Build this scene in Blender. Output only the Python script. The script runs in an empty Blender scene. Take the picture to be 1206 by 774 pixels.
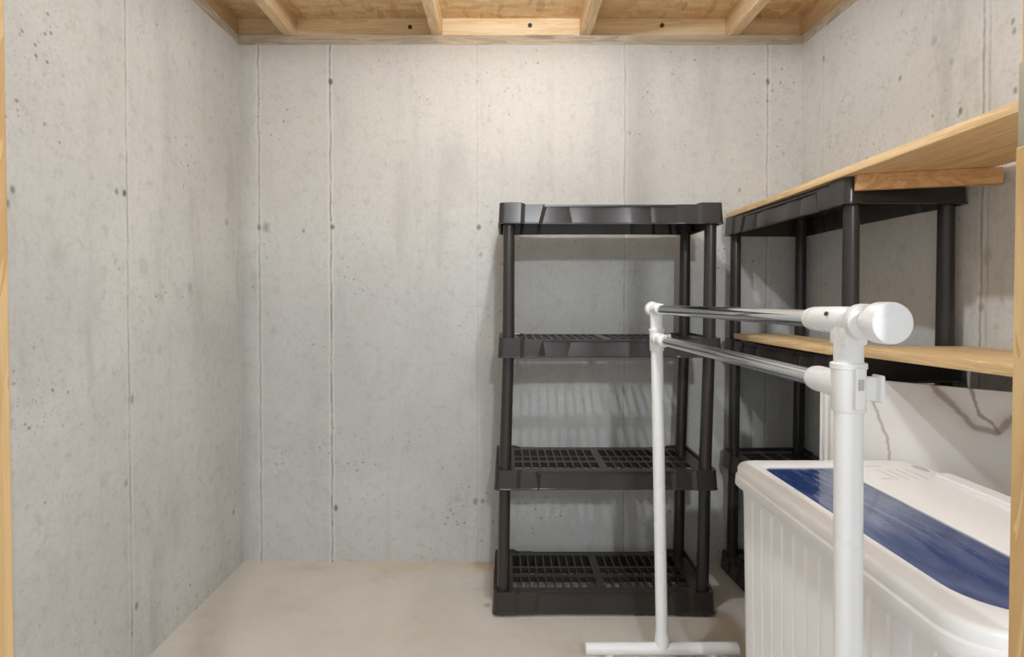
import bpy, bmesh, math, random
from mathutils import Vector, Matrix
R = math.radians
random.seed(4)
sc = bpy.context.scene
C = sc.collection
# ------------------------------------------------------------------ camera
F, PX, PY, W, H = 645.0, 595.0, 364.0, 1206.0, 774.0
cam = bpy.data.objects.new('camera', bpy.data.cameras.new('camera'))
C.objects.link(cam)
cam.location = (0, 0, 1.005)
cam.rotation_euler = (R(90 - .98), 0, 0)
cam.data.sensor_width = 36
cam.data.lens = 36 * F / W
cam.data.shift_x = (W / 2 - PX) / W
cam.data.shift_y = -(H / 2 - PY) / W
cam.data.clip_start = .02
sc.camera = cam
# ------------------------------------------------------------------ world, lights, exposure
wd = bpy.data.worlds.new('world')
sc.world = wd
wd.use_nodes = True
bg = wd.node_tree.nodes['Background']
bg.inputs[0].default_value = (.88, .97, 1.07, 1)
bg.inputs[1].default_value = .86
BULB_W = 1400.0       # emission strength of the ceiling bulb
HALL_W = 116.0        # lamp in the room behind the doorway
hl = bpy.data.lights.new('hall_lamp', 'POINT')
hl.energy = HALL_W
hl.color = (.95, 1, 1.04)
hl.shadow_soft_size = .06
ho = bpy.data.objects.new('hall_lamp', hl)
C.objects.link(ho)
ho.location = (.34, -1.6, 2.08)
sc.view_settings.view_transform = 'Standard'
sc.view_settings.look = 'None'
sc.view_settings.gamma = 1
sc.view_settings.use_curve_mapping = False
sc.view_settings.exposure = 0.0

# ------------------------------------------------------------------ materials
class NT:
    def __init__(s, name, rough=.6, spec=.5):
        s.m = bpy.data.materials.new(name)
        s.m.use_nodes = True
        s.t = s.m.node_tree
        s.b = s.t.nodes['Principled BSDF']
        s.b.inputs['Roughness'].default_value = rough
        s.b.inputs['Specular IOR Level'].default_value = spec
        s.co = s.t.nodes.new('ShaderNodeTexCoord').outputs['Object']
    def n(s, ty, **kw):
        nd = s.t.nodes.new(ty)
        for k, v in kw.items():
            setattr(nd, k, v)
        return nd
    def put(s, sock, v):
        if hasattr(v, 'links'):
            s.t.links.new(v, sock)
        elif isinstance(v, tuple) and len(v) == 3 and sock.type == 'RGBA':
            sock.default_value = (*v, 1)
        else:
            sock.default_value = v
    def math(s, op, a, b=0.0, c=0.0, clamp=False):
        nd = s.n('ShaderNodeMath', operation=op, use_clamp=clamp)
        for i, v in enumerate((a, b, c)):
            s.put(nd.inputs[i], v)
        return nd.outputs[0]
    def map(s, scale=(1, 1, 1), loc=(0, 0, 0), rot=(0, 0, 0), src=None):
        nd = s.n('ShaderNodeMapping')
        s.put(nd.inputs[0], src or s.co)
        nd.inputs['Location'].default_value = loc
        nd.inputs['Rotation'].default_value = rot
        nd.inputs['Scale'].default_value = scale
        return nd.outputs[0]
    def noise(s, v, scale, detail=4, rough=.55, dist=0.0):
        nd = s.n('ShaderNodeTexNoise')
        s.put(nd.inputs['Vector'], v)
        nd.inputs['Scale'].default_value = scale
        nd.inputs['Detail'].default_value = detail
        nd.inputs['Roughness'].default_value = rough
        nd.inputs['Distortion'].default_value = dist
        return nd.outputs[0]
    def voro(s, v, scale, feature='F1', out=0, rnd=1.0):
        nd = s.n('ShaderNodeTexVoronoi', feature=feature)
        s.put(nd.inputs['Vector'], v)
        nd.inputs['Scale'].default_value = scale
        nd.inputs['Randomness'].default_value = rnd
        return nd.outputs[out]
    def ramp(s, f, a, b, lo=0.0, hi=1.0):       # smooth step of f from a..b to lo..hi
        nd = s.n('ShaderNodeMapRange', interpolation_type='SMOOTHSTEP')
        for i, v in enumerate((f, a, b, lo, hi)):
            s.put(nd.inputs[i], v)
        return nd.outputs[0]
    def mix(s, f, a, b, mode='MIX'):
        nd = s.n('ShaderNodeMix', data_type='RGBA', blend_type=mode)
        s.put(nd.inputs[0], f)
        s.put(nd.inputs[6], a)
        s.put(nd.inputs[7], b)
        return nd.outputs[2]
    def sep(s, v=None):
        nd = s.n('ShaderNodeSeparateXYZ')
        s.put(nd.inputs[0], v or s.co)
        return nd.outputs
    def bump(s, h, strength=.3, dist=.01):
        nd = s.n('ShaderNodeBump')
        s.put(nd.inputs['Height'], h)
        nd.inputs['Strength'].default_value = strength
        nd.inputs['Distance'].default_value = dist
        s.t.links.new(nd.outputs[0], s.b.inputs['Normal'])
    def color(s, v):
        s.put(s.b.inputs['Base Color'], v)
        return s.m

def srgb(r, g, b):
    def f(c):
        c /= 255
        return c / 12.92 if c <= .04045 else ((c + .055) / 1.055) ** 2.4
    return (f(r), f(g), f(b))

def concrete(name, axis, seams, spots, blot=1.0, seed=0.0, pale=0):
    """Poured concrete: form-board seams, tie marks, air pits and curing stains.
    axis = which coordinate runs along the wall; seams = (position, strength)."""
    q = NT(name, .85, .25)
    xyz = q.sep()
    u, z = xyz[axis], xyz[2]
    big = q.noise(q.map(loc=(seed, 0, 0)), 1.6, 5, .6, .4)
    mid = q.noise(q.map((1.6, 1.6, .35), (0, seed, 0)), 3.2, 6, .65, .3)
    fine = q.noise(q.co, 90, 3, .7)
    grain = q.noise(q.co, 26, 4, .7)
    col = q.mix(q.ramp(big, .3, .7), srgb(191 + pale, 191 + pale, 188 + pale), srgb(208 + pale, 207 + pale, 203 + pale))
    # lower lifts cured greyer, upper ones warmer, along a wandering line
    lift = q.math('ADD', z, q.math('MULTIPLY', q.math('SUBTRACT', mid, .5), .9))
    col = q.mix(q.ramp(lift, 1.05, 1.6, 0, .55 * blot), col, srgb(209, 201, 191))
    col = q.mix(q.ramp(mid, .5, .72, 0, .45), col, srgb(168, 170, 165))
    # shade band under the sill, above the hall lamp's reach, put into the colour
    top = q.math('ADD', z, q.math('MULTIPLY', q.math('SUBTRACT', big, .5), .5))
    col = q.mix(q.ramp(top, 1.75, 2.0, 0, .45), col, srgb(184, 174, 164))
    strk = q.noise(q.map((14, 14, .35), (seed, 0, 1)), 1.5, 4, .6)
    col = q.mix(q.ramp(strk, .58, .8, 0, .25), col, srgb(170, 163, 155))
    col = q.mix(q.ramp(fine, .35, .75, 0, .16), col, srgb(150, 146, 141))
    col = q.mix(q.ramp(grain, .5, .75, 0, .34), col, srgb(160, 155, 149))
    # small air pits, clustered
    clus = q.noise(q.map(loc=(3 + seed, 1, 0)), 3.5, 3, .6)
    pit = q.voro(q.co, 34)
    pitf = q.math('MULTIPLY', q.ramp(pit, .10, .19, 1, 0), q.ramp(clus, .5, .66))
    pit2 = q.voro(q.map(loc=(7, 5, 2)), 75)
    pitf2 = q.math('MULTIPLY', q.ramp(pit2, .12, .22, 1, 0), q.ramp(clus, .46, .7))
    pitf = q.math('MAXIMUM', pitf, q.math('MULTIPLY', pitf2, .6))
    col = q.mix(q.math('MULTIPLY', pitf, .55), col, srgb(95, 92, 88))
    height = q.math('SUBTRACT', q.math('MULTIPLY', grain, .25), q.math('MULTIPLY', pitf, .6))
    # seams
    wob = q.math('MULTIPLY', q.math('SUBTRACT', q.noise(q.map((1, 1, 5)), 3, 3), .5), .012)
    brk = q.noise(q.map((1, 1, 6), (seed, 2, 1)), 2.2, 4, .7)
    tot = None
    for pos, st in seams:
        d = q.math('ABSOLUTE', q.math('ADD', q.math('SUBTRACT', u, pos), wob))
        ln = q.math('MULTIPLY', q.ramp(d, .0012, .0042, 1, 0), q.ramp(brk, .36, .6, .25, 1))
        ln = q.math('MULTIPLY', ln, st)
        lo = q.math('MULTIPLY', q.ramp(q.math('ABSOLUTE', q.math('SUBTRACT', d, .008)), .001, .005, 1, 0), st * .35)
        col = q.mix(lo, col, srgb(226, 222, 216))
        tot = ln if tot is None else q.math('MAXIMUM', tot, ln)
    if tot is not None:
        col = q.mix(q.math('MULTIPLY', tot, .6), col, srgb(112, 106, 98))
        height = q.math('SUBTRACT', height, tot)
    for (a, b, rad, st) in spots:
        du = q.math('SUBTRACT', u, a)
        dz = q.math('MULTIPLY', q.math('SUBTRACT', z, b), .7)
        d = q.math('SQRT', q.math('ADD', q.math('MULTIPLY', du, du), q.math('MULTIPLY', dz, dz)))
        d = q.math('ADD', d, q.math('MULTIPLY', q.math('SUBTRACT', grain, .5), rad * 1.6))
        sp = q.ramp(d, rad * .25, rad, st, 0)
        col = q.mix(sp, col, srgb(98, 93, 86))
    q.bump(height, .35, .004)
    return q.color(col)

def wood(name, light, dark, axis=1, rough=.6, scale=1.0, contrast=1.0):
    q = NT(name, rough, .3)
    sc3 = [9, 9, 9]
    sc3[axis] = .7
    v = q.map(tuple(k * scale for k in sc3))
    g = q.noise(v, 2.2, 5, .6, 1.2)
    sc4 = [60, 60, 60]
    sc4[axis] = 2.2
    fi = q.noise(q.map(tuple(k * scale for k in sc4)), 1.5, 4, .7, .3)
    ring = q.math('FRACT', q.math('MULTIPLY', g, 7))
    ring = q.ramp(ring, .0, .9)
    col = q.mix(q.math('MULTIPLY', ring, .6 * contrast), light, dark)
    col = q.mix(q.ramp(fi, .4, .8, 0, .5), col, dark)
    kn = q.voro(q.map(tuple((2.4 if i != axis else .8) for i in range(3))), 1.6)
    col = q.mix(q.ramp(kn, .05, .12, .55, 0), col, tuple(c * .35 for c in dark))
    q.bump(fi, .12, .002)
    return q.color(col)

def osb():
    q = NT('strand_board', .7, .2)
    w = q.noise(q.co, 3, 3)
    v1 = q.voro(q.map((16, 42, 20), (0, 0, 0), (0, 0, .5)), 1.0, 'F1', 1)
    v2 = q.voro(q.map((44, 15, 20), (3, 1, 0), (0, 0, .3)), 1.0, 'F1', 1)
    a = q.sep(v1)[0]
    b = q.sep(v2)[1]
    col = q.mix(q.ramp(a, 0, 1), srgb(232, 190, 140), srgb(248, 222, 178))
    col = q.mix(q.ramp(b, .45, 1, 0, .6), col, srgb(238, 200, 150))
    col = q.mix(q.ramp(b, .0, .18, .5, 0), col, srgb(196, 148, 102))
    gr = q.noise(q.map((90, 30, 40), rot=(0, 0, .5)), 1.4, 4, .7)
    col = q.mix(q.ramp(gr, .45, .8, 0, .45), col, srgb(204, 156, 110))
    q.bump(a, .25, .003)
    return q.color(col)

def floor_mat():
    q = NT('slab_concrete', .62, .35)
    big = q.noise(q.co, 1.7, 5, .6, .5)
    mid = q.noise(q.map(loc=(4, 2, 0)), 6, 6, .65)
    fine = q.noise(q.co, 70, 3, .7)
    col = q.mix(q.ramp(big, .3, .7), srgb(206, 198, 186), srgb(220, 213, 203))
    col = q.mix(q.ramp(mid, .52, .75, 0, .45), col, srgb(186, 179, 169))
    col = q.mix(q.ramp(fine, .5, .8, 0, .2), col, srgb(160, 150, 138))
    xyz = q.sep()
    # rusty tide mark along the foot of the back wall
    edge = q.math('ADD', xyz[1], q.math('MULTIPLY', q.math('SUBTRACT', mid, .5), .25))
    band = q.math('MULTIPLY', q.ramp(edge, 1.96, 2.09), q.ramp(q.noise(q.map(loc=(1.2, 0, 0)), 2.3, 2), .42, .62, .25, 1))
    col = q.mix(q.math('MULTIPLY', band, .55), col, srgb(210, 176, 132))
    sp = q.voro(q.map((1, 1, .01), (.3, .1, 0)), 3.1)
    sp = q.math('ADD', sp, q.math('MULTIPLY', q.math('SUBTRACT', q.noise(q.co, 30, 3), .5), .06))
    col = q.mix(q.ramp(sp, .02, .06, .5, 0), col, srgb(120, 96, 74))
    q.bump(q.math('ADD', mid, q.math('MULTIPLY', fine, .3)), .1, .004)
    return q.color(col)

def plastic(name, col, rough=.35, bump=.0, spec=.5, var=.12):
    q = NT(name, rough, spec)
    n = q.noise(q.co, 9, 4, .6)
    c = q.mix(q.ramp(n, .3, .75, 0, var), col, tuple(k * .6 for k in col))
    rr = q.ramp(q.noise(q.map(loc=(2, 3, 1)), 14, 4), .3, .75, rough * .8, rough * 1.3)
    if var > .03:
        q.put(q.b.inputs['Roughness'], rr)
    if bump:
        q.bump(q.noise(q.co, 160, 2), bump, .002)
    return q.color(c)

def marble():
    q = NT('marble_tile', .18, .5)
    v = q.co
    xyz = q.sep()
    nz = q.math('SUBTRACT', q.noise(v, 14, 5, .65), .5)
    nz2 = q.math('SUBTRACT', q.noise(q.map(loc=(3, 1, 2)), 11, 5, .65), .5)
    u = q.math('ADD', q.math('MULTIPLY', q.math('SUBTRACT', xyz[0], .789), .6876), q.math('MULTIPLY', q.math('SUBTRACT', xyz[1], 1.324), -.7261))
    u = q.math('ADD', u, q.math('MULTIPLY', nz, .03))
    w = q.math('ADD', xyz[2], q.math('MULTIPLY', nz2, .03))
    def seg(a, b):                      # distance to a stroke a-b on the face of the panel
        dx, dz = b[0] - a[0], b[1] - a[1]
        pu, pw = q.math('SUBTRACT', u, a[0]), q.math('SUBTRACT', w, a[1])
        t = q.math('DIVIDE', q.math('ADD', q.math('MULTIPLY', pu, dx), q.math('MULTIPLY', pw, dz)), dx * dx + dz * dz, clamp=True)
        eu, ew = q.math('SUBTRACT', pu, q.math('MULTIPLY', t, dx)), q.math('SUBTRACT', pw, q.math('MULTIPLY', t, dz))
        return q.math('SQRT', q.math('ADD', q.math('MULTIPLY', eu, eu), q.math('MULTIPLY', ew, ew)))
    def stroke(pts):
        ds = [seg(a, b) for a, b in zip(pts, pts[1:])]
        o = ds[0]
        for k in ds[1:]:
            o = q.math('MINIMUM', o, k)
        return o
    main = stroke([(.196, .82), (.240, .768), (.268, .738), (.296, .733), (.345, .78)])
    twig = stroke([(.256, .82), (.274, .767), (.294, .750), (.302, .735)])
    thin = stroke([(.070, .81), (.091, .76), (.116, .69), (.121, .60), (.15, .45), (.25, .3)])
    far_ = stroke([(.36, .2), (.42, .4), (.45, .6)])
    col = q.mix(q.ramp(q.noise(v, 3.0, 4), .3, .7), srgb(218, 214, 209), srgb(230, 226, 221))
    cloud = q.math('MULTIPLY', q.ramp(main, .0, .03, .5, 0), q.ramp(nz, -.2, .2, .3, 1))
    col = q.mix(cloud, col, srgb(168, 152, 140))
    col = q.mix(q.ramp(main, .002, .009, .75, 0), col, srgb(146, 128, 112))
    col = q.mix(q.ramp(twig, .0015, .006, .7, 0), col, srgb(130, 112, 98))
    col = q.mix(q.ramp(q.math('MINIMUM', thin, far_), .0008, .0045, .6, 0), col, srgb(150, 132, 112))
    return q.color(col)

def chrome():
    q = NT('chrome', .12)
    q.b.inputs['Metallic'].default_value = 1
    q.put(q.b.inputs['Roughness'], q.ramp(q.noise(q.map((80, 2, 80)), 1, 3), .3, .7, .08, .22))
    return q.color(srgb(226, 228, 229))

def blue_film():
    q = NT('blue_film', .12, .6)
    v = q.map((1.0, .22, 1), rot=(0, 0, -.35))
    w = q.noise(v, 9, 4, .55, 2.2)
    col = q.mix(q.ramp(w, .38, .66), srgb(38, 64, 120), srgb(84, 104, 148))
    w2 = q.noise(q.map((1, .16, 1), (3, 0, 0), (0, 0, .25)), 12, 3, .5, 1.5)
    col = q.mix(q.ramp(w2, .62, .74, 0, .55), col, srgb(128, 140, 168))
    col = q.mix(q.ramp(w2, .3, .42, .6, 0), col, srgb(24, 42, 92))
    q.bump(q.math('ADD', w, w2), .5, .006)
    q.b.inputs['Coat Weight'].default_value = .6
    q.b.inputs['Coat Roughness'].default_value = .08
    return q.color(col)

PINE = wood('pine_joist', srgb(246, 222, 182), srgb(218, 176, 126), 1)
PINEX = wood('pine_rim', srgb(247, 226, 188), srgb(224, 186, 138), 0)
PINEZ = wood('pine_stud', srgb(234, 200, 146), srgb(204, 156, 98), 2)
SILL = wood('treated_sill', srgb(190, 176, 154), srgb(142, 126, 106), 0)
SILLY = wood('treated_sill_side', srgb(190, 176, 154), srgb(142, 126, 106), 1)
PLANK = wood('pale_plank', srgb(238, 208, 160), srgb(208, 166, 116), 1, .55)
BATT = wood('batten_wood', srgb(228, 184, 130), srgb(188, 136, 88), 0, .55)
OSB = osb()
BLACK = plastic('black_plastic', srgb(52, 46, 43), .27, 0, .5, .03)
WHITE = plastic('white_plastic', srgb(246, 245, 243), .32, 0, .5, .04)
TUB = plastic('tub_plastic', srgb(245, 243, 241), .36, 0, .5, .05)
GREYP = plastic('grey_plastic', srgb(196, 192, 192), .4)
DARK = plastic('dark_rubber', srgb(60, 58, 56), .6)
PRINT = plastic('grey_print', srgb(196, 195, 188), .5)
PLATE = plastic('plate_metal', srgb(188, 182, 160), .5)
CHROME = chrome()
MARBLE = marble()
FILM = blue_film()

# ------------------------------------------------------------------ mesh helpers
def box(bm, x0, x1, y0, y1, z0, z1, bev=0.0, M=None):
    vs = [bm.verts.new((x, y, z)) for x in (x0, x1) for y in (y0, y1) for z in (z0, z1)]
    fs = [(0, 1, 3, 2), (4, 6, 7, 5), (0, 4, 5, 1), (2, 3, 7, 6), (0, 2, 6, 4), (1, 5, 7, 3)]
    faces = [bm.faces.new([vs[i] for i in f]) for f in fs]
    if M is not None:
        for v in vs:
            v.co = M @ v.co
    if bev:
        es = list({e for f in faces for e in f.edges})
        bmesh.ops.bevel(bm, geom=es, offset=bev, segments=2, affect='EDGES', profile=.5)

def lathe(bm, p0, p1, prof, seg=24):
    """prof = list of (t along p0->p1 in metres, radius); capped at both ends."""
    p0, p1 = Vector(p0), Vector(p1)
    d = (p1 - p0).normalized()
    a = d.orthogonal().normalized()
    b = d.cross(a)
    rings = []
    for t, r in prof:
        c = p0 + d * t
        rings.append([bm.verts.new(c + (a * math.cos(k * 2 * math.pi / seg) + b * math.sin(k * 2 * math.pi / seg)) * r) for k in range(seg)])
    for q, s in zip(rings, rings[1:]):
        for k in range(seg):
            bm.faces.new((q[k], q[(k + 1) % seg], s[(k + 1) % seg], s[k]))
    bm.faces.new(list(reversed(rings[0])))
    bm.faces.new(rings[-1])

def tube(bm, p0, p1, r, seg=24, rim=.0015):
    L = (Vector(p1) - Vector(p0)).length
    lathe(bm, p0, p1, [(0, r - rim), (rim, r), (L - rim, r), (L, r - rim)], seg)

def loft(bm, loops, cap0=True, cap1=True):
    rs = [[bm.verts.new(p) for p in lp] for lp in loops]
    n = len(rs[0])
    for q, s in zip(rs, rs[1:]):
        for k in range(n):
            bm.faces.new((q[k], q[(k + 1) % n], s[(k + 1) % n], s[k]))
    if cap0:
        bm.faces.new(list(reversed(rs[0])))
    if cap1:
        bm.faces.new(rs[-1])

def rrect(x0, x1, y0, y1, r, n=7, z=0.0):
    pts = []
    rr = r if isinstance(r, (tuple, list)) else (r,) * 4
    for (cx, cy, a0, q) in ((x1 - rr[0], y1 - rr[0], 0, rr[0]), (x0 + rr[1], y1 - rr[1], 90, rr[1]),
                            (x0 + rr[2], y0 + rr[2], 180, rr[2]), (x1 - rr[3], y0 + rr[3], 270, rr[3])):
        for k in range(n + 1):
            a = R(a0 + 90 * k / n)
            pts.append((cx + q * math.cos(a), cy + q * math.sin(a), z))
    return pts

def obj(name, bm, mat, parent=None, smooth=35, props=None):
    bmesh.ops.recalc_face_normals(bm, faces=bm.faces)
    me = bpy.data.meshes.new(name)
    bm.to_mesh(me)
    bm.free()
    me.materials.append(mat)
    if smooth:
        me.shade_smooth()
        me.set_sharp_from_angle(angle=R(smooth))
    o = bpy.data.objects.new(name, me)
    C.objects.link(o)
    if parent:
        o.parent = parent
    for k, v in (props or {}).items():
        o[k] = v
    return o

def thing(name, label, cat, loc=(0, 0, 0), rz=0.0, group=None):
    o = bpy.data.objects.new(name, None)
    o.empty_display_size = .1
    C.objects.link(o)
    o.location = loc
    o.rotation_euler = (0, 0, rz)
    o['label'] = label
    o['category'] = cat
    if group:
        o['group'] = group
    return o

def tag(o, label, cat, group=None):
    o['label'] = label
    o['category'] = cat
    if group:
        o['group'] = group
    return o

def struct(name, bm, mat, smooth=0):
    return obj(name, bm, mat, None, smooth, {'kind': 'structure'})

def NB():
    return bmesh.new()

# ------------------------------------------------------------------ the room
YB, XL, ZT = 2.081, -1.003, 1.965
def xr(y):                               # the right wall flares a little towards the door
    return 1.122 + .025 * (YB - y)
bm = NB(); box(bm, -1.3, 1.45, -2.6, YB + .25, -.1, 0); struct('floor', bm, floor_mat())
# back wall
su = lambda px: (px - 595) * YB / 645
sz = lambda py: 1.005 - (py - 353) * YB / 645
bs = [(su(306), .75), (su(390), 1.0), (su(562), .22), (su(735), .5), (su(902), .7)]
bsp = [(su(a), sz(b), r, s) for a, b, r, s in ((391, 98, .012, .9), (562, 98, .008, .4), (902, 98, .011, .7), (314, 268, .02, .5), (306, 268, .012, .6),
       (392, 268, .011, .8), (358, 272, .008, .6), (564, 268, .01, .7), (300, 326, .02, .15), (394, 600, .012, .8), (560, 592, .012, .6),
       (322, 390, .02, .15), (568, 592, .012, .6), (870, 225, .01, .4), (566, 300, .01, .4))]
bm = NB(); box(bm, XL - .25, 1.4, YB, YB + .25, 0, ZT)
struct('wall_back', bm, concrete('concrete_back', 0, bs, bsp, 1.0, 0))
# left wall
ly = lambda px: 1.003 * 645 / (595 - px)
lz = lambda px, py: 1.005 - (py - 353) * 1.003 / (595 - px)
lsp = [(ly(a), lz(a, b), r, s) for a, b, r, s in ((148, 228, .012, .9), (139, 226, .01, .6), (170, 315, .03, .16), (70, 300, .03, .12), (10, 240, .012, .7),
       (17, 225, .01, .7), (224, 340, .02, .3), (268, 262, .014, .5), (154, 470, .012, .5), (157, 717, .01, .7), (273, 605, .01, .7), (285, 590, .012, .6), (146, 570, .01, .4))]
bm = NB(); box(bm, XL - .25, XL, .3, YB, 0, ZT)
struct('wall_left', bm, concrete('concrete_left', 1, [(ly(151), .7), (ly(281), .3)], lsp, .6, 2.3, 12))
# right wall
bm = NB()
vs = [(xr(YB), YB), (xr(.3), .3), (xr(.3) + .25, .3), (xr(YB) + .25, YB)]
loft(bm, [[(x, y, 0) for x, y in vs], [(x, y, ZT) for x, y in vs]])
ry = lambda px: 1.14 * 645 / (px - 595)
rz_ = lambda px, py: 1.005 - (py - 353) * 1.14 / (px - 595)
rsp = [(ry(a), rz_(a, b), r, s) for a, b, r, s in ((972, 71, .012, .5), (1059, 94, .008, .5), (1128, 133, .008, .7), (1186, 28, .007, .6), (1188, 39, .008, .5), (1060, 18, .01, .3),
       (1097, 50, .014, .3), (1117, 75, .01, .3), (1190, 108, .008, .6), (1155, 362, .012, .5), (1160, 300, .02, .2))]
struct('wall_right', bm, concrete('concrete_right', 1, [(ry(1154), .8), (ry(972), .25), (ry(1161), .35)], rsp, .5, 5.1, 18))
# sill plates on top of the walls
ZS = 2.003
bm = NB(); box(bm, XL - .14, xr(YB) + .14, YB + .001, YB + .14, ZT, ZS, .002); struct('trim_1', bm, SILL)
bm = NB(); box(bm, XL - .14, XL - .001, .3, YB, ZT, ZS, .002); struct('trim_2', bm, SILLY)
bm = NB()
loft(bm, [[(xr(y) + d, y, z) for y, d in ((YB, .001), (.3, .001), (.3, .14), (YB, .14))] for z in (ZT, ZS)])
struct('trim_3', bm, SILLY)
# subfloor above
ZO, YR = 2.088, YB + .045
bm = NB(); box(bm, -1.3, 1.45, .2, YR + .04, ZO, ZO + .02); struct('ceiling', bm, OSB)
# rim boards
bm = NB(); box(bm, -1.2, 1.3, YR, YR + .038, ZS, ZO, .002)
tag(obj('rim_board', bm, PINEX), 'pale pine rim board on top of the back wall, behind the joist ends', 'board')
bm = NB(); box(bm, XL - .062, XL - .024, .3, YR, ZS, ZO, .002)
tag(obj('rim_board', bm, PINE), 'brown pine rim board on top of the left concrete wall', 'board')
bm = NB(); loft(bm, [[(xr(y) + d, y, z) for y, d in ((YR, .013), (.3, .013), (.3, .051), (YR, .051))] for z in (ZS, ZO)])
tag(obj('rim_board', bm, PINE), 'brown pine rim board on top of the right concrete wall', 'board')
for x, lb in ((-.82, 'pine ceiling joist nearest the left wall'), (-.26, 'pine ceiling joist second from the left wall'),
              (.305, 'pine ceiling joist second from the right wall'), (.865, 'pine ceiling joist nearest the right wall')):
    bm = NB(); box(bm, x - .019, x + .019, .3, YR, ZS, ZO, .002)
    o = tag(obj('ceiling_joist', bm, PINE), lb, 'joist', 'pine joists under the subfloor')
# nail heads / knots on the rim board are round dark bolts
for px, py in ((484, 35), (624, 33), (778, 33)):
    x, z = (px - 595) * YR / 645, 1.005 - (py - 353) * YR / 645
    bm = NB(); lathe(bm, (x, YR, z), (x, YR - .006, z), [(0, .008), (.004, .008), (.006, .005)], 14)
    tag(obj('bolt_head', bm, DARK), {484: 'dark round bolt head on rim board left of second joist', 624: 'dark round bolt head on rim board in the lit middle bay',
        778: 'dark round bolt head on rim board right of third joist'}[px], 'bolt', 'bolt heads on the rim board')
# open stud partition with the doorway the photo is taken through
XJL, XJR, YF0, YF1 = -.398, .4075, .35, .44
def stud(n, x0, x1, z0=.038, z1=ZS - .001, y0=YF0, y1=YF1, m=PINEZ):
    b = NB(); box(b, x0, x1, y0, y1, z0, z1, .002); return struct('trim_%d' % n, b, m)
stud(4, XJL - .04, XJL)
stud(5, XJR, XJR + .04, .038, 1.127)
stud(6, XJR + .0035, XJR + .04, 1.127, ZS - .001)
stud(7, -.84, -.80)
stud(8, .85, .89)
stud(9, XL, XJL, 0, .038, m=PINEX)
stud(10, XJR, xr(.4) - .004, 0, .038, m=PINEX)
bm = NB(); box(bm, XL - .1, 1.2, .3, .338, ZS, ZO, .002); struct('trim_11', bm, PINEX)  # unseen board, added to block hall lamp light above the joist bottoms
bm = NB(); box(bm, XJR + .0012, XJR + .0034, YF1 - .05, YF1 - .001, 1.127, 1.193, .0006)
lathe(bm, (XJR + .0012, YF1 - .025, 1.143), (XJR - .0003, YF1 - .025, 1.143), [(0, .004), (.0012, .003)], 10)
tag(obj('jamb_plate', bm, PLATE), 'small flat grey plate on the right door stud', 'plate')

# ------------------------------------------------------------------ ceiling bulb (its own light)
def lamp():
    t = thing('ceiling_bulb', 'bare bulb in a white lampholder under the subfloor above the room', 'light', (.11, 1.272, ZO))
    b = NB(); box(b, -.05, .05, -.05, .05, -.015, 0, .004); obj('mount_block', b, WHITE, t)
    b = NB(); lathe(b, (0, 0, -.015), (0, 0, -.098), [(0, .045), (.012, .045), (.022, .026), (.050, .021), (.075, .019), (.083, .011)], 24); obj('lamp_holder', b, WHITE, t)
    q = NT('bulb_glow')
    q.b.inputs['Emission Color'].default_value = (.91, 1.0, 1.10, 1)
    q.b.inputs['Emission Strength'].default_value = BULB_W
    q.color((.9, .9, .9))
    b = NB(); lathe(b, (0, 0, -.098), (0, 0, -.22), [(0, .010), (.007, .020), (.013, .022), (.020, .020), (.024, .011)], 20)
    obj('bulb', b, q.m, t, 60)
lamp()

# ------------------------------------------------------------------ shelving units
UW, UD = .703, .305
def front_off(u):
    """How far the long skirt steps back at u in 0..1 along the shelf: corner blocks, chamfers, then shallow facets."""
    ks = [(0, 0), (.075, 0), (.095, .006), (.17, .006), (.19, .012), (.29, .013), (.31, .016), (.40, .012), (.42, .014), (.50, .016), (.58, .014), (.6, .012), (.69, .016), (.71, .013), (.81, .012), (.83, .006), (.905, .006), (.925, 0), (1, 0)]
    for (a, p), (b, q) in zip(ks, ks[1:]):
        if a <= u <= b:
            return p + (q - p) * (u - a) / (b - a)
    return 0
US = [.0, .075, .095, .17, .19, .29, .31, .40, .42, .50, .58, .6, .69, .71, .81, .83, .905, .925, 1]
def tray_loop(z, grow, seedk, top):
    lean = {20: .45, 21: .55, 22: .78, 23: .80}[seedk]
    x0, x1, y0, y1 = -UW / 2 - grow, UW / 2 + grow, -UD / 2 - grow, UD / 2 + grow
    rc = .018
    pts = []
    rs = random.Random(seedk)
    def corner(cx, cy, a0):
        for k in range(10):
            a = R(a0 + 90 * k / 9)
            pts.append((cx + rc * math.cos(a), cy + rc * math.sin(a), z))
    corner(x0 + rc, y0 + rc, 180)
    for u in US[1:-1]:
        j = rs.uniform(-.003, .003) if .15 < u < .85 else 0
        pts.append((x0 + rc + (x1 - x0 - 2 * rc) * u + (j if top else -j) * 2.5, y0 + front_off(u) * (1.0 if top else lean) , z - (.005 if top and .08 < u < .92 else 0)))
    corner(x1 - rc, y0 + rc, 270)
    corner(x1 - rc, y1 - rc, 0)
    for u in reversed(US[1:-1]):
        pts.append((x0 + rc + (x1 - x0 - 2 * rc) * u, y1 - front_off(u) * (1.0 if top else lean), z - (.005 if top and .08 < u < .92 else 0)))
    corner(x0 + rc, y1 - rc, 90)
    return pts
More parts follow.
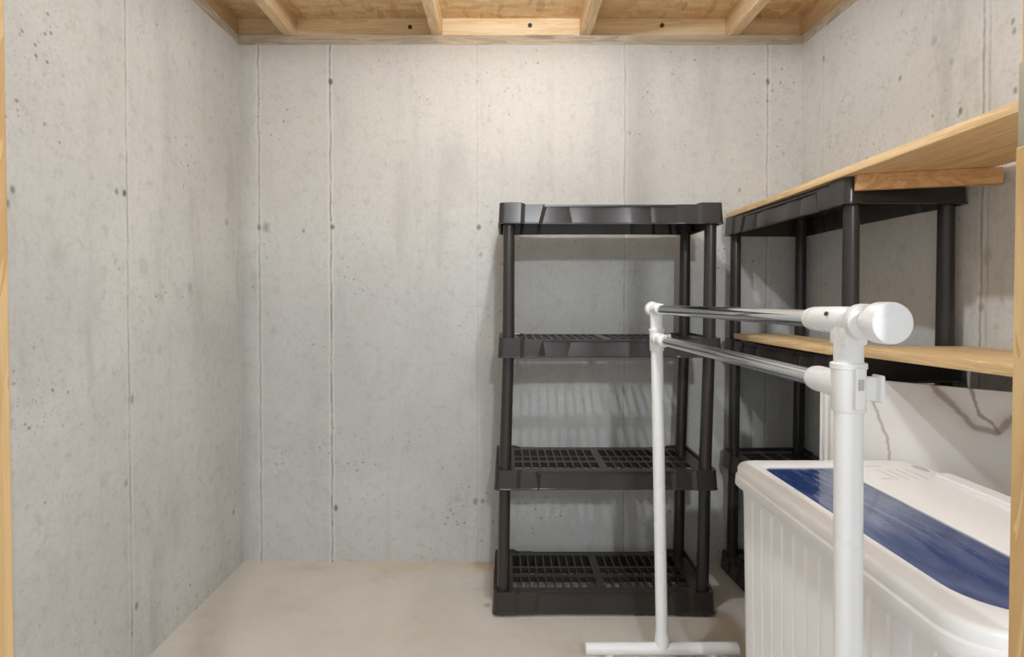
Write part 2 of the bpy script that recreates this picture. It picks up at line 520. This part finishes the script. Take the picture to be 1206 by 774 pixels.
def make_tray(zt, h, seedk, feet, slots=True):
    b = NB()
    out_t, out_b = tray_loop(zt, -.001, seedk, True), tray_loop(zt - h, .002, seedk, False)
    mid = [(p[0], p[1], zt - h + .003) for p in tray_loop(zt - h, .0035, seedk, False)]
    low = [(p[0], p[1], zt - h) for p in tray_loop(zt - h, .0035, seedk, False)]
    c = lambda lp, f, z: [(p[0] * (1 - f / (UW / 2)), p[1] * (1 - f / (UD / 2)), z if z is not None else p[2] - .0005) for p in lp]
    loops = [c(out_b, .006, zt - h), low, mid, [(p[0], p[1], zt - h + .0045) for p in out_b], out_t, c(out_t, .009, None), [(p[0], p[1], zt - .012) for p in c(out_t, .011, zt - .012)]]
    loft(b, loops, False, False)
    # inner side of the skirt
    loft(b, [c(out_b, .006, zt - h), [(p[0], p[1], zt - .012) for p in c(out_t, .011, zt - .012)]], False, False)
    zp = zt - .006
    def bar(x0, x1, y0, y1, d=.016):
        box(b, x0, x1, y0, y1, zp - d, zp)
    hx, hy = UW / 2 - .009, UD / 2 - .009
    if not slots:
        bar(-hx, -.18, -hy, hy, .006); bar(-.15, hx, -hy, hy, .006); bar(-.18, -.15, -hy, .085, .006); bar(-.18, -.15, .094, hy, .006)
    rows = [(-hy + .034, -.042), (-.026, .020), (.032, hy - .03)]
    # solid margins and rails
    ys = [-hy] + [v for r in rows for v in r] + [hy]
    for k in range(0, len(ys) if slots else 0, 2):
        bar(-hx, hx, ys[k], ys[k + 1], .018 if 0 < k < 6 else .006)
    ex = hx - .055
    for y0, y1 in (rows if slots else ()):
        bar(-hx, -ex, y0, y1, .006); bar(ex, hx, y0, y1, .006)
        bar(-.013, .013, y0, y1, .018)
        for s in (-1, 1):
            n = 10
            for k in range(1, n):
                xc = s * (.013 + (ex - .013) * k / n)
                bar(xc - .0028, xc + .0028, y0, y1, .018)
    # sockets for the posts
    for sx in (-1, 1):
        for sy in (-1, 1):
            lathe(b, (sx * (UW / 2 - .031), sy * (UD / 2 - .031), zt - h + .008), (sx * (UW / 2 - .031), sy * (UD / 2 - .031), zt - .004), [(0, .0225), (h - .012, .0225)], 20)
            if feet:
                lathe(b, (sx * (UW / 2 - .031), sy * (UD / 2 - .031), 0), (sx * (UW / 2 - .031), sy * (UD / 2 - .031), .02), [(0, .024), (.004, .027), (.02, .027)], 20)
    return b
def shelving(label, loc, rz, tops, offs):
    t = thing('shelving_unit', label, 'shelving unit', loc, rz, 'black plastic shelving units')
    for k, (z, (dx, dy)) in enumerate(zip(tops, offs)):
        h = .066 if k == 3 else .062 if k else z - .008
        o = obj('shelf', make_tray(z, h, 20 + k, k == 0, k < 3), BLACK, t, 13)
        o.location = (dx, dy, 0)
    for k in range(3):
        for sx in (-1, 1):
            for sy in (-1, 1):
                x, y = sx * (UW / 2 - .031), sy * (UD / 2 - .031)
                (dx0, dy0), (dx1, dy1) = offs[k], offs[k + 1]
                z0, z1 = tops[k] - .012, tops[k + 1] - .055
                p0, p1 = Vector((x + dx0, y + dy0, z0)), Vector((x + dx1, y + dy1, z1))
                b = NB(); lathe(b, p0, p1, [(0, .0195), (.02, .0195), ((p1 - p0).length, .0182)], 24)
                obj('post', b, BLACK, t, 40)
    return t
shelving('empty black plastic four-tier shelving unit facing the doorway against the back wall', (.3135, 1.8685, 0), 0,
         (.078, .466, .884, 1.309), ((0, 0), (.006, 0), (.017, 0), (.019, 0)))
shelving('black plastic four-tier shelving unit along the right wall with wooden planks on it', (.976, 1.695, 0), R(-90 + 1.7),
         (.066, .45, .862, 1.306), ((0, -.006), (0, -.002), (0, 0), (0, 0)))

# ------------------------------------------------------------------ planks lying on the right-hand unit
t = thing('plank_shelf', 'long wooden plank top laid over the right shelving unit, batten beneath', 'plank', (.82, 1.25, 1.3065))
b = NB(); box(b, .003, .170, -.79, .80, 0, .019, .0015); obj('plank', b, PLANK, t)
b = NB(); box(b, .1725, .295, -.79, .79, 0, .019, .0015); obj('plank', b, PLANK, t)
b = NB(); box(b, 0, .292, 0, .02, -.038, -.0005, .0015, Matrix.Translation((.024, .068, 0)) @ Matrix.Rotation(R(-15), 4, 'Z')); obj('batten', b, BATT, t)
t = thing('plank_shelf', 'short wooden board on the second-highest shelf of the right unit, between posts', 'plank', (.0, 0, 0))
b = NB(); box(b, .828, 1.0, 1.40, 1.985, .8635, .8825, .0015)
obj('plank', b, PLANK, t)
tl = Matrix.Translation((.83, 1.335, .8705)) @ Matrix.Rotation(R(-1.0), 4, 'X')
b = NB(); box(b, 0, .30, -.87, 0, 0, .021, .0015, tl)
tag(obj('plank', b, PLANK), 'long wooden board reaching from the right shelving unit towards the doorway', 'plank')

# ------------------------------------------------------------------ marble-look panels leaning in the corner
pd = Vector((.161, -.17, 0)).normalized()
pn = Vector((-pd.y, pd.x, 0)) * 1
for k, (sh, ln, h) in enumerate(((.0, .47, .82), (-.016, .46, .812), (-.03, .45, .806))):
    M = Matrix.Translation(Vector((.789, 1.324, 0)) + pd * sh + pn * (.0115 * k)) @ Matrix.Rotation(math.atan2(pd.y, pd.x), 4, 'Z')
    b = NB(); box(b, 0, ln, 0, .0105, 0, h, .001, M)
    tag(obj('marble_panel', b, MARBLE), ('front veined white marble-look panel standing behind the white tub', 'middle marble-look panel, its edge just showing behind the front one',
        'rearmost marble-look panel of the stack, beside the black shelving unit')[k], 'panel', 'marble-look panels behind the tub')

# ------------------------------------------------------------------ white tub with blue window
def tub():
    x0, x1, y0, y1, zt = .497, .897, .572, 1.212, .65
    t = thing('lidded_tub', 'large white ribbed plastic tub with a blue window in its lid, beside the rack', 'tub', ((x0 + x1) / 2, (y0 + y1) / 2, 0))
    cx, cy = (x0 + x1) / 2, (y0 + y1) / 2
    hx, hy = (x1 - x0) / 2, (y1 - y0) / 2
    # ribbed body: outline with raised flat ribs, lofted from floor to rim
    def outline(ix, z, rib):
        pts = []
        ax, ay, r = hx - ix, hy - ix, .05
        base = rrect(-ax, ax, -ay, ay, r, 6, z)
        n = len(base)
        for i in range(n):
            p, q = Vector(base[i]), Vector(base[(i + 1) % n])
            L = (q - p).length
            pts.append(tuple(p))
            if L > .1:
                m = max(2, int(round(L / .040)))
                d = (q - p) / m
                nr = Vector((d.y, -d.x, 0)).normalized()
                for k in range(m):
                    for f, o in ((.10, 0), (.16, rib), (.84, rib), (.90, 0)):
                        pts.append(tuple(p + d * (k + f) + nr * o))
        return pts
    b = NB()
    loft(b, [outline(.03, .004, 0), outline(.02, .03, .0), outline(.019, .05, .0028), outline(.011, .585, .0028), outline(.0105, .592, 0), outline(.0105, .63, 0)])
    obj('body', b, TUB, t, 30)
    # rim: two stepped bands round the outside, flat top with a round-cornered opening
    def rr(g, z, r=.055):
        return rrect(-hx - g, hx + g, -hy - g, hy + g, r + g, 8, z)
    b = NB()
    wx0, wx1, wy0, wy1 = .546 - cx, .701 - cx, .612 - cy, 1.158 - cy
    hole = lambda g, z: rrect(wx0 - g, wx1 + g, wy0 - g, wy1 + g, (.012 + g, .022 + g, .07 + g, .05 + g), 8, z)
    loft(b, [rr(-.012, .607), rr(.002, .607), rr(.004, .609), rr(.003, .627), rr(-.002, .6295), rr(-.001, .632), rr(-.001, .643), rr(-.004, .6485), rr(-.009, .65), hole(.003, .65), hole(0, .6488), hole(0, .642)], False, False)
    obj('rim', b, TUB, t, 50)
    b = NB()
    loft(b, [hole(.002, .640), hole(.002, .6465)])
    obj('lid_window', b, FILM, t, 40, {'label': 'blue glossy see-through lid window'})
    # raised ledge along the right-hand edge, and a recessed panel line
    b = NB()
    lx0, lx1 = .853 - cx, .889 - cx
    loft(b, [rrect(lx0, lx1, .60 - cy, 1.09 - cy, .012, 5, .649), rrect(lx0, lx1, .60 - cy, 1.09 - cy, .012, 5, .656), rrect(lx0 + .003, lx1 - .003, .603 - cy, 1.087 - cy, .01, 5, .659)])
    obj('ledge', b, TUB, t, 40)
    b = NB()
    box(b, .705 - cx, .80 - cx, 1.158 - cy, 1.1605 - cy, .6499, .6504)
    for k in range(4):
        box(b, (.775 + .02 * k) - cx, (.777 + .02 * k) - cx, 1.075 - cy, 1.14 - cy, .6499, .6503)
    box(b, .745 - cx, .765 - cx, 1.078 - cy, 1.0815 - cy, .6499, .6504)
    obj('lid_print', b, PRINT, t, 0, {'label': 'faint grey markings on the lid'})
    b = NB()
    lathe(b, (.872 - cx, 1.145 - cy, .6495), (.872 - cx, 1.145 - cy, .6515), [(0, .011), (.002, .009)], 16)
    for v in b.verts:
        v.co.y = (v.co.y - (1.145 - cy)) * 2.2 + (1.145 - cy)
    obj('hinge_recess', b, GREYP, t, 40)
tub()

# ------------------------------------------------------------------ garment rack
def rack():
    YN, YFR, xb = .672, 1.465, .424
    t = thing('garment_rack', 'white garment rack with two chrome rails standing in front of the shelving', 'garment rack', (xb, (YN + YFR) / 2, 0))
    oy = (YN + YFR) / 2
    def XX(y, z):
        a, c = (.4295, .4215) if y < 1 else (.424, .404)
        return a + (c - a) * (z - .06) / .92 - xb
    def P(y, z):
        f = (y - YN) / (YFR - YN)
        return Vector((XX(.672, z) * (1 - f) + XX(1.465, z) * f, y - oy, z))
    zu, zl, zf = .979, .899, .062
    for y, far in ((YN, False), (YFR, True)):
        s = -1 if not far else 1          # outward direction along y
        X = lambda z: XX(y, z)
        b = NB(); tube(b, P(y, zf), P(y, zl + .02), .0158, 28); obj('post', b, WHITE, t, 40)
        b = NB(); tube(b, P(y, zl - .01), P(y, zu - .006), .0162, 28, .001); obj('upper_post', b, WHITE, t, 40)
        # clamp round the post with a stub for the lower rail
        b = NB()
        p = P(y, zl - .031)
        lathe(b, p, P(y, zl + .029), [(0, .0175), (.002, .0188), (.052, .0188), (.053, .0202), (.059, .0202), (.060, .018)], 28)
        c = P(y, zl)
        lathe(b, c, c + Vector((0, -s * .075, 0)), [(0, .0185), (.03, .0185), (.032, .0165), (.062, .0172), (.072, .0160), (.075, .0135)], 24)
        box(b, X(zl) - .006, X(zl) + .006, y - oy + s * .012, y - oy + s * .024, zl - .026, zl + .024, .002)
        cl = obj('clamp', b, WHITE, t, 40)
        b = NB(); box(b, X(zl) + .012, X(zl) + .034, y - oy - .004 + s * .004, y - oy + .004 + s * .004, zl - .018, zl + .012, .002)
        box(b, X(zl) + .031, X(zl) + .037, y - oy - .009 + s * .004, y - oy + .009 + s * .004, zl - .02, zl + .014, .002)
        obj('lever', b, WHITE, cl, 40)
        b = NB(); box(b, X(zl) - .003, X(zl) + .003, y - oy + s * .0235, y - oy + s * .0255, zl - .002, zl + .011)
        obj('clamp_slot', b, GREYP, cl, 0)
        # tee sleeve for the upper rail
        b = NB()
        c = P(y, zu)
        if far:
            lathe(b, c + Vector((0, -.045, 0)), c + Vector((0, .02, 0)), [(0, .0135), (.003, .0155), (.03, .0165), (.065, .0165)], 24)
            lathe(b, c + Vector((-.003, .012, 0)), c + Vector((-.003, .045, 0)), [(0, .012), (.004, .018), (.016, .021), (.028, .017), (.033, .008)], 24)
        else:
            lathe(b, c + Vector((0, .082, 0)), c + Vector((0, -.02, 0)), [(0, .0125), (.002, .0150), (.010, .0165), (.06, .0175), (.085, .0175), (.088, .0160), (.102, .0160)], 28)
            box(b, X(zu) - .015, X(zu) + .015, y - oy - .016, y - oy + .016, zu - .03, zu - .006, .004)
        sl = obj('sleeve', b, WHITE, t, 40)
        b = NB()
        if not far:
            q = c + Vector((.002, -.015, 0))
            lathe(b, q, q + Vector((0, -.060, 0)), [(0, .0155), (.002, .0200), (.004, .0212), (.014, .0212), (.016, .0195), (.018, .0140), (.035, .0140), (.037, .0215), (.039, .0235), (.057, .0235), (.0592, .0225), (.060, .0205)], 36)
            obj('end_knob', b, WHITE, t, 35)
            b = NB(); lathe(b, c + Vector((-.0165, .018, .008)), c + Vector((-.0185, .018, .009)), [(0, .003), (.002, .0025)], 10)
            obj('pin_hole', b, DARK, sl, 0)
        else:
            lathe(b, c + Vector((-.015, -.03, 0)), c + Vector((-.0175, -.03, 0)), [(0, .0028), (.002, .002)], 10)
            obj('pin_hole', b, DARK, sl, 0)
        # foot bar on casters
        ax = Vector((1, 0, 0)) if far else Vector((0, 1, 0))
        hl_ = .207 if far else .19
        o = P(y, zf)
        b = NB()
        tube(b, o - ax * hl_, o + ax * hl_, .0155, 24, .003)
        lathe(b, o + Vector((0, 0, .01)), P(y, zf + .045), [(0, .019), (.02, .0185), (.035, .0165)], 24)
        ft = obj('foot', b, WHITE, t, 40)
        for k in (-.14, .14):
            w = o + ax * k
            b = NB()
            lathe(b, w + Vector((0, 0, -.008)), w + Vector((0, 0, -.028)), [(0, .009), (.02, .009)], 14)
            a2 = Vector((ax.y, ax.x, 0))
            lathe(b, Vector((w.x, w.y, .0215)) - a2 * .009, Vector((w.x, w.y, .0215)) + a2 * .009, [(0, .018), (.002, .0213), (.016, .0213), (.018, .018)], 20)
            obj('caster', b, WHITE, ft, 40)
    b = NB(); tube(b, P(YFR - .03, zu), P(YN + .06, zu), .0122, 24); obj('rail', b, CHROME, t, 40, {'label': 'upper chrome rail'})
    b = NB(); tube(b, P(YFR - .05, zl), P(YN + .05, zl), .0118, 24); obj('rail', b, CHROME, t, 40, {'label': 'lower chrome rail'})
rack()
